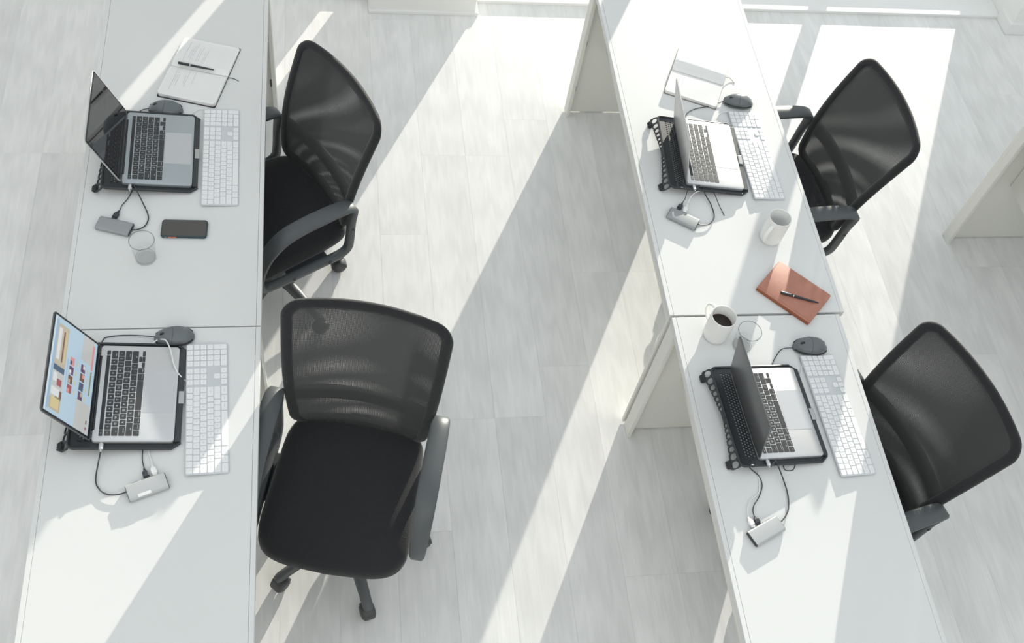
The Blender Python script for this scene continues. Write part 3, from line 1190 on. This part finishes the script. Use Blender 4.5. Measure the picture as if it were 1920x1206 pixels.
# ------------------------------------------------------------------ keyboards
KU = 0.0186
KROWS = [
    [('esc', 1)] + [('F%d' % k, 1.0385) for k in range(1, 13)] + [('eject', 1.038)],
    [('`', 1)] + [(c, 1) for c in '1234567890-='] + [('delete', 1.5)],
    [('tab', 1.5)] + [(c, 1) for c in 'QWERTYUIOP[]\\'],
    [('caps lock', 1.75)] + [(c, 1) for c in "ASDFGHJKL;'"] + [('return', 1.75)],
    [('shift', 2.25)] + [(c, 1) for c in 'ZXCVBNM,./'] + [('shift', 2.25)],
    [('control', 1.5), ('option', 1.25), ('command', 1.5), ('', 6), ('command', 1.5), ('option', 1.25), ('control', 1.5)],
]
NAV = [['F13', 'F14', 'F15'], ['fn', 'home', 'up'], ['del', 'end', 'down'], [None, None, None], [None, '^', None], ['<', 'v', '>']]
NUM = [['F16', 'F17', 'F18', 'F19'], ['clear', '=', '/', '*'], ['7', '8', '9', '-'], ['4', '5', '6', '+'], ['1', '2', '3', 'T'], ['0', None, '.', None]]


def keyboard(key, label, x, y, deg):
    tl = R_(3.0)
    t = thing('keyboard', label, 'keyboard', (x, y, ZD + 0.0042), (0, tl, R_(deg)), 'white full-size keyboards')
    c = obj('case', plate(0.1149, 0.4187, -0.0012, 0.0036, 0.006, 0.0012, 4), 'kb_base', t, smooth=True)
    obj('rear_foot', bx(-0.056, -0.046, -0.19, 0.19, -0.0066, -0.001, bev=0.001), 'kb_base', t)
    zt = 0.0036
    x0, y0 = -0.0562, -0.2065
    lg = bmesh.new() if 'kb' not in _LEG else None

    def kk(txt, cx, cy, w, d):
        share('key', key_mesh(w - 0.0022, d - 0.0022, 0.0024, 0.0022, 'key_white'), c, (cx, cy, zt - 0.0002))
        if lg is not None and txt:
            put_text(lg, txt, cx, cy, zt + 0.0023, 0.0052 if len(txt) == 1 else 0.0027)
    for r, row in enumerate(KROWS):
        cx = x0 + (r + 0.5) * 0.01875
        cy = y0
        for txt, w in row:
            kk(txt, cx, cy + w * KU / 2, w * KU, 0.01875)
            cy += w * KU
        for q in range(3):
            if NAV[r][q]:
                kk(NAV[r][q] if len(NAV[r][q]) > 1 or NAV[r][q] in '^<v>' else '', cx, y0 + 14.5 * KU + 0.006 + (q + 0.5) * KU, KU, 0.01875)
        for q in range(4):
            nm = NUM[r][q]
            ny = y0 + 17.5 * KU + 0.012 + (q + 0.5) * KU
            if nm == 'T':
                kk('enter', cx + 0.009375, ny, KU, 0.0375)
            elif nm == '0':
                kk('0', cx, ny + KU / 2, 2 * KU, 0.01875)
            elif nm:
                kk(nm, cx, ny, KU, 0.01875)
    if lg is not None:
        _LEG['kb'] = obj('key_lettering', lg, 'legend_grey', c).data
    else:
        share('key_lettering', _LEG['kb'], c)
    return t


kU = keyboard('UL', 'white keyboard between the desk edge and the laptop with the dark blank screen', -0.348, 2.445, 1.2)
kL = keyboard('LL', 'white keyboard in front of the laptop with the lit screen', -0.350, 1.508, 2.6)
kR = keyboard('UR', 'white keyboard in front of the laptop with the pale grey lid', 1.509, 2.467, 0.3)
kr = keyboard('LR', 'white keyboard in front of the laptop with the dark grey lid', 1.512, 1.414, 2.4)
for k_, key in ((kU, 'UL'), (kL, 'LL'), (kR, 'UR'), (kr, 'LR')):
    if key == 'LL':
        cable(k_, 'LL_kb', 'cable_white', 0.0019, lambda s: 0.004 + 0.028 * math.sin(PI * min(1, s * 1.05)))
    else:
        cable(k_, key + '_kb', 'cable_white', 0.0016, lambda s: 0.003 * (1 - s))


def usb_plug(root, a, b_, m, nm='usb_plug'):
    """a short plug lying on the desk from a to b"""
    a, b_ = Vector((*a, ZD + 0.0062)), Vector((*b_, ZD + 0.0062))
    d = (b_ - a).normalized()
    s = d.cross(Vector((0, 0, 1)))
    bm = bmesh.new()
    L = (b_ - a).length
    rings = []
    for tt, w, h in ((0, 0.0022, 0.0020), (0.18, 0.0035, 0.003), (0.35, 0.0078, 0.0048), (0.75, 0.0080, 0.0048), (0.76, 0.0062, 0.0026), (1.0, 0.0062, 0.0026)):
        c_ = a + d * L * tt
        rings.append([c_ + s * w * q + Vector((0, 0, 1)) * h * e for q, e in ((-1, -0.6), (-0.7, -1), (0.7, -1), (1, -0.6), (1, 0.6), (0.7, 1), (-0.7, 1), (-1, 0.6))])
    mw = Matrix.LocRotScale(root.location, root.rotation_euler.to_quaternion(), None).inverted()
    loft(bm, [[mw @ p for p in r] for r in rings])
    return obj(nm, bm, m, root)


# ------------------------------------------------------------------ mice (cable end toward -x)


def mouse(key, label, x, y, deg, usb=None):
    t = thing('mouse', label, 'mouse', (x, y, ZD), (0, 0, R_(deg)), 'dark grey wired mice')
    L, W, Hh = 0.057, 0.0315, 0.037
    bm = bmesh.new()
    NS, NT = 22, 18
    rings = []

    def sec(s):
        px = -math.cos(PI * s)
        wid = W * (1 - abs(px) ** 2.6) ** 0.5 * (0.93 + 0.07 * math.cos(PI * 2 * (s - 0.62)))
        top = Hh * (1 - abs(px) ** 2.3) ** 0.55 * (0.80 + 0.20 * math.sin(PI * min(1, s * 0.9 + 0.02)))
        return px * L, wid, top
    for i in range(1, NS):
        px, wid, top = sec(i / NS)
        ring = [(px, wid * 0.90, 0.0012), (px, wid * 0.97, 0.004)]
        for k in range(NT + 1):
            a = PI * k / NT
            c_, s_ = math.cos(a), math.sin(a)
            ring.append((px, wid * math.copysign(abs(c_) ** 0.75, c_), 0.007 + max(0.002, top - 0.007) * abs(s_) ** 0.8))
        ring += [(px, -wid * 0.97, 0.004), (px, -wid * 0.90, 0.0012)]
        rings.append(ring)
    loft(bm, rings)
    b_ = obj('shell', bm, 'mouse_dark', t, smooth=True)
    # dark side belt
    bm = bmesh.new()
    for s in (-1, 1):
        pts = []
        for i in range(3, NS - 2):
            px, wid, top = sec(i / NS)
            pts.append((px, s * (wid * 0.985 + 0.0004), 0.009 + 0.004 * math.sin(PI * i / NS)))
        tube(bm, pts, 0.0022, 6)
    obj('side_belt', bm, 'mouse_black', t, smooth=True)
    bm = bmesh.new()
    rings = [[(-0.030 + r * math.cos(2 * PI * k / 16), yy, 0.0265 + r * math.sin(2 * PI * k / 16)) for k in range(16)] for r, yy in ((0.006, -0.0034), (0.0078, -0.0022), (0.0078, 0.0022), (0.006, 0.0034))]
    loft(bm, rings)
    obj('scroll_wheel', bm, 'mouse_black', t, smooth=True)
    # seam behind the buttons
    bm = bmesh.new()
    pts = []
    for k in range(13):
        a = PI * (0.12 + 0.76 * k / 12)
        px, wid, top = sec(0.47)
        c_, s_ = math.cos(a), math.sin(a)
        pts.append((px + 0.006 * (1 - abs(c_)), wid * math.copysign(abs(c_) ** 0.75, c_), 0.0072 + (top - 0.007) * abs(s_) ** 0.8))
    tube(bm, pts, 0.0005, 5)
    obj('button_seam', bm, 'mouse_black', t)
    cb = cable(t, key + '_mouse', 'cable_dark', 0.0015, lambda s: 0.006 * (1 - s) ** 2)
    return t


mU = mouse('UL', 'dark grey mouse beside the open ruled notebook', -0.535, 2.650, -4)
mL = mouse('LL', 'dark grey mouse by the desk seam, beside the laptop with the lit screen', -0.452, 1.741, 3)
mR = mouse('UR', 'dark grey mouse beside the sunlit open notebook with the raised page', 1.502, 2.722, -6)
mr = mouse('LR', 'dark grey mouse beside the brown notebook', 1.490, 1.652, -3)
for t_, key, pr in ((mU, 'UL_usb', ((-0.646, 2.216), (-0.663, 2.180))), (mL, 'LL_usb', ((-0.506, 1.325), (-0.495, 1.292))), (mR, 'UR_usb2', ((1.190, 2.242), (1.168, 2.212))), (mr, 'LR_usb', ((1.169, 1.096), (1.178, 1.068)))):
    cable(t_, key, 'cable_dark', 0.0014, (lambda s: 0.022 * math.sin(PI * s)) if key == 'UR_usb2' else (lambda s: 0.0045 * s), name='usb_cable')
    usb_plug(t_, pr[0], pr[1], 'cable_dark')
for t_, key, pr in ((kL, 'LL_usbw', ((-0.487, 1.336), (-0.474, 1.299))), (kR, 'UR_usbw', ((1.204, 2.230), (1.188, 2.202))), (kr, 'LR_usbw', ((1.150, 1.094), (1.160, 1.062)))):
    cable(t_, key, 'cable_white', 0.0014, (lambda s: 0.020 * math.sin(PI * s)) if key == 'UR_usbw' else (lambda s: 0.0045 * s), name='usb_cable')
    usb_plug(t_, pr[0], pr[1], 'cable_white')
cable(mr, 'LR_loop', 'cable_dark', 0.0012, name='cable_loop')

# ------------------------------------------------------------------ hubs


def hub(key, label, x, y, deg, m, plug_y, sticker=False):
    t = thing('usb_hub', label, 'hub', (x, y, ZD), (0, 0, R_(deg)), 'metal hubs beside the laptops')
    bm = bmesh.new()
    rings = []
    for xx in (-0.0515, 0.0515):
        rings.append([(xx, yy, zz + 0.008) for yy, zz in outline(0.050, 0.0145, 0.0062, 5)])
    loft(bm, rings)
    b_ = obj('body', bm, m, t, smooth=True)
    for s in (-1, 1):
        rings = [[(s * 0.0513, yy, zz + 0.008) for yy, zz in outline(0.0475, 0.012, 0.0055, 5)], [(s * 0.0530, yy, zz + 0.008) for yy, zz in outline(0.0468, 0.0112, 0.0052, 5)]]
        bm = bmesh.new()
        loft(bm, rings)
        obj('end_cap', bm, 'hub_dark', t)
    for k in range(3):
        obj('port', bx(-0.034 + 0.026 * k, -0.018 + 0.026 * k, 0.0240, 0.0254, 0.0045, 0.0112), 'hub_dark', t)
    obj('rubber_pad', bx(-0.045, 0.045, -0.018, 0.018, 0.0, 0.0012), 'rubber', t)
    if sticker:
        obj('paper_label', bx(-0.028, 0.006, -0.0225, -0.0135, 0.0140, 0.01545), 'sticker', t)
    cable(t, key + '_hub', 'cable_dark', 0.0020, lambda s: 0.0055 * s + 0.030 * max(0, 1 - s * 2.6) ** 1.5)
    # plug in the laptop's near side
    hx, hy, hd, _ = LAP[key]
    mwl = Matrix.LocRotScale(Vector((hx, hy, HZ)), (Matrix.Rotation(R_(hd), 3, 'Z') @ Matrix.Rotation(TILT, 3, 'Y')).to_quaternion(), None)
    inv = Matrix.LocRotScale(t.location, t.rotation_euler.to_quaternion(), None).inverted()
    bm = bmesh.new()
    xx = 0.026
    rings = []
    for yy, w, h in ((-0.1515, 0.0042, 0.0014), (-0.155, 0.0042, 0.0014), (-0.1552, 0.006, 0.0033), (-0.172, 0.006, 0.0033), (-0.1725, 0.0028, 0.0024), (-0.179, 0.0022, 0.0020)):
        rings.append([inv @ (mwl @ Vector((xx + w * math.cos(2 * PI * k / 10), yy, 0.008 + h * math.sin(2 * PI * k / 10)))) for k in range(10)])
    loft(bm, rings)
    obj('laptop_plug', bm, 'silver', t)
    # lead from that plug down to the desk
    a = mwl @ Vector((xx, -0.178, 0.008))
    c0, c1 = CABLE[key + '_hub'][0], CABLE[key + '_hub'][1]
    first = Vector((c0[0], c0[1], ZD + 0.0023 + 0.030))
    pts = [inv @ a, inv @ ((a + first) / 2), inv @ first]
    obj('lead', tube(bmesh.new(), pts, 0.002, 7), 'cable_dark', t)
    return t


hub('UL', 'grey metal hub beside the water glass and phone', -0.654, 2.152, -17, 'hub_metal', 0)
hub('LL', 'silver metal hub with a pale sticker, plugged into the laptop with the lit screen', -0.493, 1.268, 20, 'hub_metal_light', 0, True)
hub('UR', 'grey metal hub plugged into the laptop with the pale grey lid', 1.177, 2.172, -33, 'hub_metal', 0)
hub('LR', 'silver metal hub plugged into the laptop with the dark grey lid', 1.192, 1.048, 25, 'hub_metal_light', 0)

# ------------------------------------------------------------------ phone
t = thing('smartphone', 'dark smartphone in a teal case with orange side buttons', 'phone', (-0.446, 2.142, ZD), (0, 0, R_(-2.0)))
obj('case', plate(0.139, 0.068, 0.0, 0.0105, 0.010, 0.003, 6), 'phone_case', t, smooth=True)
sc_ = obj('screen', plate(0.131, 0.0595, 0.0101, 0.0108, 0.008, 0, 6), 'phone_glass', t)
obj('speaker_slot', bx(0.0580, 0.0592, -0.004, 0.004, 0.0106, 0.01095), 'key_black', sc_)
for k in range(2):
    obj('side_button', bx(-0.046 + 0.013 * k, -0.035 + 0.013 * k, -0.0352, -0.0330, 0.0045, 0.0078, bev=0.0005), 'orange', t)
obj('side_switch', bx(-0.058, -0.050, -0.0350, -0.0330, 0.0045, 0.0075, bev=0.0005), 'hub_metal', t)

# ------------------------------------------------------------------ glasses


def tumbler(label, x, y, level):
    t = thing('water_glass', label, 'glass', (x, y, ZD), group='water glasses')
    Hh, r0, r1, th = 0.088, 0.0325, 0.0375, 0.0016
    bm = bmesh.new()
    prof = [(0.002, 0.0), (r0 - 0.003, 0.0), (r0, 0.003)]
    for k in range(1, 9):
        prof.append((r0 + (r1 - r0) * k / 8, 0.003 + (Hh - 0.003) * k / 8))
    prof += [(r1 - th, Hh)]
    for k in range(8, -1, -1):
        prof.append((r0 + (r1 - r0) * k / 8 - th, 0.010 + (Hh - 0.010) * k / 8))
    prof += [(0.002, 0.009)]
    lathe(bm, prof, 40, cap=True)
    obj('tumbler', bm, 'tumbler_glass', t, smooth=True)
    bm = bmesh.new()
    tube(bm, [(r1 - th / 2 + 0.0 * k, 0, 0) if False else ((r1 - th / 2) * math.cos(2 * PI * k / 48), (r1 - th / 2) * math.sin(2 * PI * k / 48), Hh) for k in range(48)], 0.0011, 6, True)
    obj('rim', bm, 'tumbler_rim', t, smooth=True)
    bm = bmesh.new()
    tube(bm, [((r0 - 0.004) * math.cos(2 * PI * k / 48), (r0 - 0.004) * math.sin(2 * PI * k / 48), 0.0095) for k in range(48)], 0.0008, 5, True)
    obj('base_ring', bm, 'tumbler_rim', t, smooth=True)
    bm = bmesh.new()
    rl = r0 + (r1 - r0) * level / Hh - th - 0.0006
    lathe(bm, [(0.001, 0.0105), (r0 - th - 0.001, 0.0105), (rl, level - 0.001), (rl, level), (0.001, level)], 40)
    obj('water', bm, 'water', t, smooth=True)
    return t


tumbler('clear water glass beside the phone and the grey metal hub', -0.554, 2.035, 0.040)
tumbler('clear water glass beside the mug of black coffee', 1.268, 1.666, 0.036)

# ------------------------------------------------------------------ mugs


def mug(label, x, y, Hh, r, hdl_deg, level=None):
    t = thing('mug', label, 'mug', (x, y, ZD), (0, 0, R_(hdl_deg)), 'white ceramic mugs')
    bm = bmesh.new()
    th = 0.0036
    prof = [(0.002, 0.002), (r * 0.80, 0.002), (r * 0.82, 0.0), (r * 0.90, 0.001), (r * 0.965, 0.006), (r * 0.985, 0.015), (r, 0.03), (r, Hh - 0.003), (r - 0.0008, Hh - 0.0006), (r - 0.0018, Hh), (r - 0.003, Hh - 0.0008), (r - th, Hh - 0.003), (r - th, 0.016), (r * 0.84, 0.008), (0.002, 0.0065)]
    lathe(bm, prof, 44)
    b_ = obj('body', bm, 'ceramic', t, smooth=True)
    path = catmull([(r - 0.002, 0, Hh * 0.86), (r + 0.014, 0, Hh * 0.87), (r + 0.027, 0, Hh * 0.76), (r + 0.030, 0, Hh * 0.58), (r + 0.024, 0, Hh * 0.38), (r + 0.012, 0, Hh * 0.26), (r - 0.002, 0, Hh * 0.22)], 5)
    rings = []
    for i, p in enumerate(path):
        tn = (path[min(i + 1, len(path) - 1)] - path[max(0, i - 1)]).normalized()
        nn = Vector((0, 1, 0)).cross(tn).normalized()
        rings.append([p + Vector((0, 1, 0)) * 0.0068 * math.cos(2 * PI * k / 12) + nn * 0.0042 * math.sin(2 * PI * k / 12) for k in range(12)])
    bm = bmesh.new()
    loft(bm, rings)
    obj('handle', bm, 'ceramic', t, smooth=True)
    if level:
        bm = bmesh.new()
        lathe(bm, [(0.001, 0.02), (r - th - 0.0004, 0.02), (r - th - 0.0004, level), (0.001, level)], 40)
        c = obj('coffee', bm, 'coffee', t, smooth=True)
        bm = bmesh.new()
        tube(bm, [((r - th - 0.0007) * math.cos(2 * PI * k / 48), (r - th - 0.0007) * math.sin(2 * PI * k / 48), level + 0.0002) for k in range(48)], 0.0009, 5, True)
        obj('coffee_edge', bm, 'coffee_rim', c, smooth=True)
    return t


mug('empty white mug standing at the desk edge behind the brown notebook', 1.470, 2.093, 0.112, 0.0385, 222)
mug('white mug of black coffee at the seam of the desk tops', 1.190, 1.711, 0.106, 0.041, 112, 0.062)

# ------------------------------------------------------------------ brown notebook and pens
t = thing('brown_notebook', 'closed tan leather notebook lying across the desk seam', 'notebook', (1.491, 1.862, ZD), (0, 0, R_(-45.0)))
W, D = 0.202, 0.150
obj('cover', plate(W, D, 0.0118, 0.0142, 0.007, 0.0007, 5), 'leather', t, smooth=True)
obj('cover', plate(W, D, 0.0, 0.0022, 0.007, 0.0007, 5), 'leather', t, smooth=True)
obj('page_block', plate(W - 0.007, D - 0.008, 0.0022, 0.0118, 0.005, 0, 4, 0.0, 0.002), 'paper_edge', t)
bm = bmesh.new()
rings = [[(xx, -D / 2 + 0.0012 + yy, 0.0071 + zz) for yy, zz in outline(0.0045, 0.0142, 0.0021, 4)] for xx in (-W / 2 + 0.001, W / 2 - 0.001)]
loft(bm, rings)
obj('spine', bm, 'leather_dark', t, smooth=True)
obj('crease', bx(-W / 2 + 0.002, W / 2 - 0.002, -D / 2 + 0.0085, -D / 2 + 0.0097, 0.0139, 0.01435), 'leather_dark', t)
nb_z = ZD + 0.0142


def pen(label, x, y, z, deg, L, clip):
    """cap end at -x, tip at +x"""
    t = thing('pen', label, 'pen', (x, y, z), (0, 0, R_(deg)))
    r = 0.0048

    def turn(prof, m, nm):
        bm = bmesh.new()
        loft(bm, [[(xx, rr * math.cos(2 * PI * k / 14), r + rr * math.sin(2 * PI * k / 14)) for k in range(14)] for xx, rr in prof])
        return obj(nm, bm, m, t, smooth=True)
    turn([(-L / 2, r * 0.8), (-L / 2 + 0.002, r), (-L / 2 + L * 0.31, r), (-L / 2 + L * 0.312, r * 0.9)], 'pen_dark', 'cap')
    turn([(-L / 2 + L * 0.312, r * 0.92), (-L / 2 + L * 0.34, r * 0.92)], 'steel', 'ring')
    turn([(-L / 2 + L * 0.34, r * 0.88), (L / 2 - 0.028, r * 0.72), (L / 2 - 0.006, r * 0.40), (L / 2 - 0.004, r * 0.30)], 'pen_dark', 'barrel')
    turn([(L / 2 - 0.004, r * 0.26), (L / 2, r * 0.08)], 'steel', 'tip')
    if clip:
        obj('clip', bx(-L / 2 + 0.001, -L / 2 + 0.034, -0.0014, 0.0014, r * 2 - 0.0006, r * 2 + 0.0012, bev=0.0004), 'steel', t)
    return t


pen('dark pen with a steel clip lying on the brown notebook', 1.503, 1.833, nb_z, -20.3, 0.132, True)

# ------------------------------------------------------------------ open notebooks: fold along local x, near page -y, far page +y


def open_book(name, label, x, y, deg, W, near, far, hn, fprof, cover, lines_near, lines_far, band):
    t = thing(name, label, 'notebook', (x, y, ZD), (0, 0, R_(deg)), 'open paper notebooks')
    # covers
    obj('cover', plate(W + 0.004, near + far + 0.008, 0.0, 0.0018, 0.006, 0.0005, 4, 0.0, (far - near) / 2), cover, t, smooth=True)

    def top_near(s):   # s: distance from the fold, 0..near
        return hn * min(1.0, (s / 0.018)) ** 0.55 + 0.0012

    def top_far(s):
        for (a, za), (c, zc) in zip(fprof, fprof[1:]):
            if s <= c:
                k = (s - a) / (c - a)
                k = k * k * (3 - 2 * k)
                return za + (zc - za) * k
        return fprof[-1][1]
    res = []
    for nm, sgn, dep, fn, N in (('near_pages', -1, near, top_near, 18), ('far_pages', 1, far, top_far, 24)):
        bm = bmesh.new()
        rings = []
        M = 10
        for i in range(N + 1):
            s = dep * i / N
            ins = 0.0
            d_ = dep - s
            rc = 0.007
            if d_ < rc:
                ins = rc - math.sqrt(max(0, rc * rc - (rc - d_) ** 2))
            ring = []
            h = fn(s)
            for k in range(M + 1):
                xx = -W / 2 + ins + (W - 2 * ins) * k / M
                wob = 0.0008 * math.sin(5 * xx / W + s * 30)
                ring.append((xx, sgn * s, max(0.0026, h + wob)))
            ring.append((W / 2 - ins, sgn * s, 0.0018))
            ring.append((-W / 2 + ins, sgn * s, 0.0018))
            rings.append(ring)
        loft(bm, rings)
        pg = obj(nm, bm, 'paper', t, smooth=True)
        res.append((pg, sgn, dep, fn))
    rng = random.Random(3)
    for (pg, sgn, dep, fn), nl in zip(res, (lines_near, lines_far)):
        # ruling: strokes run along local y (the sheet is written sideways to the fold)
        bm = bmesh.new()
        bi = bmesh.new()
        ncol = 26
        for c_ in range(ncol):
            xx = -W / 2 + 0.010 + (W - 0.02) * c_ / (ncol - 1)
            ss = [0.012 + (dep - 0.022) * q / 10 for q in range(11)]
            for s0, s1 in zip(ss, ss[1:]):
                z0, z1 = fn(s0) + 0.0010, fn(s1) + 0.0010
                v = [bm.verts.new(p) for p in ((xx - 0.00022, sgn * s0, z0), (xx + 0.00022, sgn * s0, z0), (xx + 0.00022, sgn * s1, z1), (xx - 0.00022, sgn * s1, z1))]
                bm.faces.new(v)
            if c_ in nl:
                a0, a1 = nl[c_]
                s = 0.012 + (dep - 0.024) * a0
                end = 0.012 + (dep - 0.024) * a1
                while s < end:
                    wl = rng.uniform(0.004, 0.011)
                    q = s
                    while q < min(end, s + wl):
                        dx = rng.uniform(-0.0014, 0.0014)
                        dz = rng.uniform(0.0006, 0.0013)
                        z0 = fn(q) + 0.0012
                        v = [bi.verts.new(p) for p in ((xx + dx - 0.0011, sgn * q, z0), (xx + dx + 0.0011, sgn * (q + dz * 0.6), z0), (xx + dx + 0.0011, sgn * (q + dz * 0.6 + 0.0004), z0), (xx + dx - 0.0011, sgn * (q + 0.0004), z0))]
                        bi.faces.new(v)
                        q += dz + 0.0006
                    s += wl + 0.0022
        obj('ruling', bm, 'rule', pg)
        if len(bi.verts):
            obj('handwriting', bi, 'ink', pg)
    if band:
        obj('ribbon', tube(bmesh.new(), catmull(band, 5), 0.0011, 6), cover, t, smooth=True)
    return t


ln = {k: (0.05 + 0.1 * ((k * 7) % 3), 0.55 + 0.12 * ((k * 5) % 4)) for k in (3, 4, 5, 8, 9, 12)}
lf = {k: (0.15 + 0.05 * ((k * 7) % 3), 0.60 + 0.11 * ((k * 5) % 4)) for k in (3, 5, 6, 7, 9, 10, 12, 13)}
open_book('open_notebook', 'open ruled notebook with handwriting and a black pen on it', -0.434, 2.838, -15.0, 0.198, 0.148, 0.146, 0.0125,
          [(0, 0.006), (0.02, 0.0135), (0.05, 0.013), (0.146, 0.0065)], 'cover_black', ln, lf,
          [(0.095, -0.004, 0.003), (0.112, 0.000, 0.0022), (0.128, -0.002, 0.0015), (0.138, -0.006, 0.0013)])
open_book('open_notebook', 'open notebook with a raised page, in full sun behind the pale grey laptop lid', 1.372, 2.852, -24.0, 0.200, 0.130, 0.13, 0.012,
          [(0, 0.008), (0.006, 0.010), (0.040, 0.0235), (0.075, 0.0225), (0.13, 0.010)], 'cover_grey', {3: (0.2, 0.5), 4: (0.1, 0.6), 6: (0.2, 0.7)}, {}, 
          [(0.098, 0.04, 0.012), (0.115, 0.052, 0.006), (0.130, 0.046, 0.002), (0.140, 0.036, 0.0013)])
pen('black pen lying across the open ruled notebook', -0.443, 2.846, ZD + 0.0138, -14.9, 0.130, False)

bpy.context.view_layer.update()
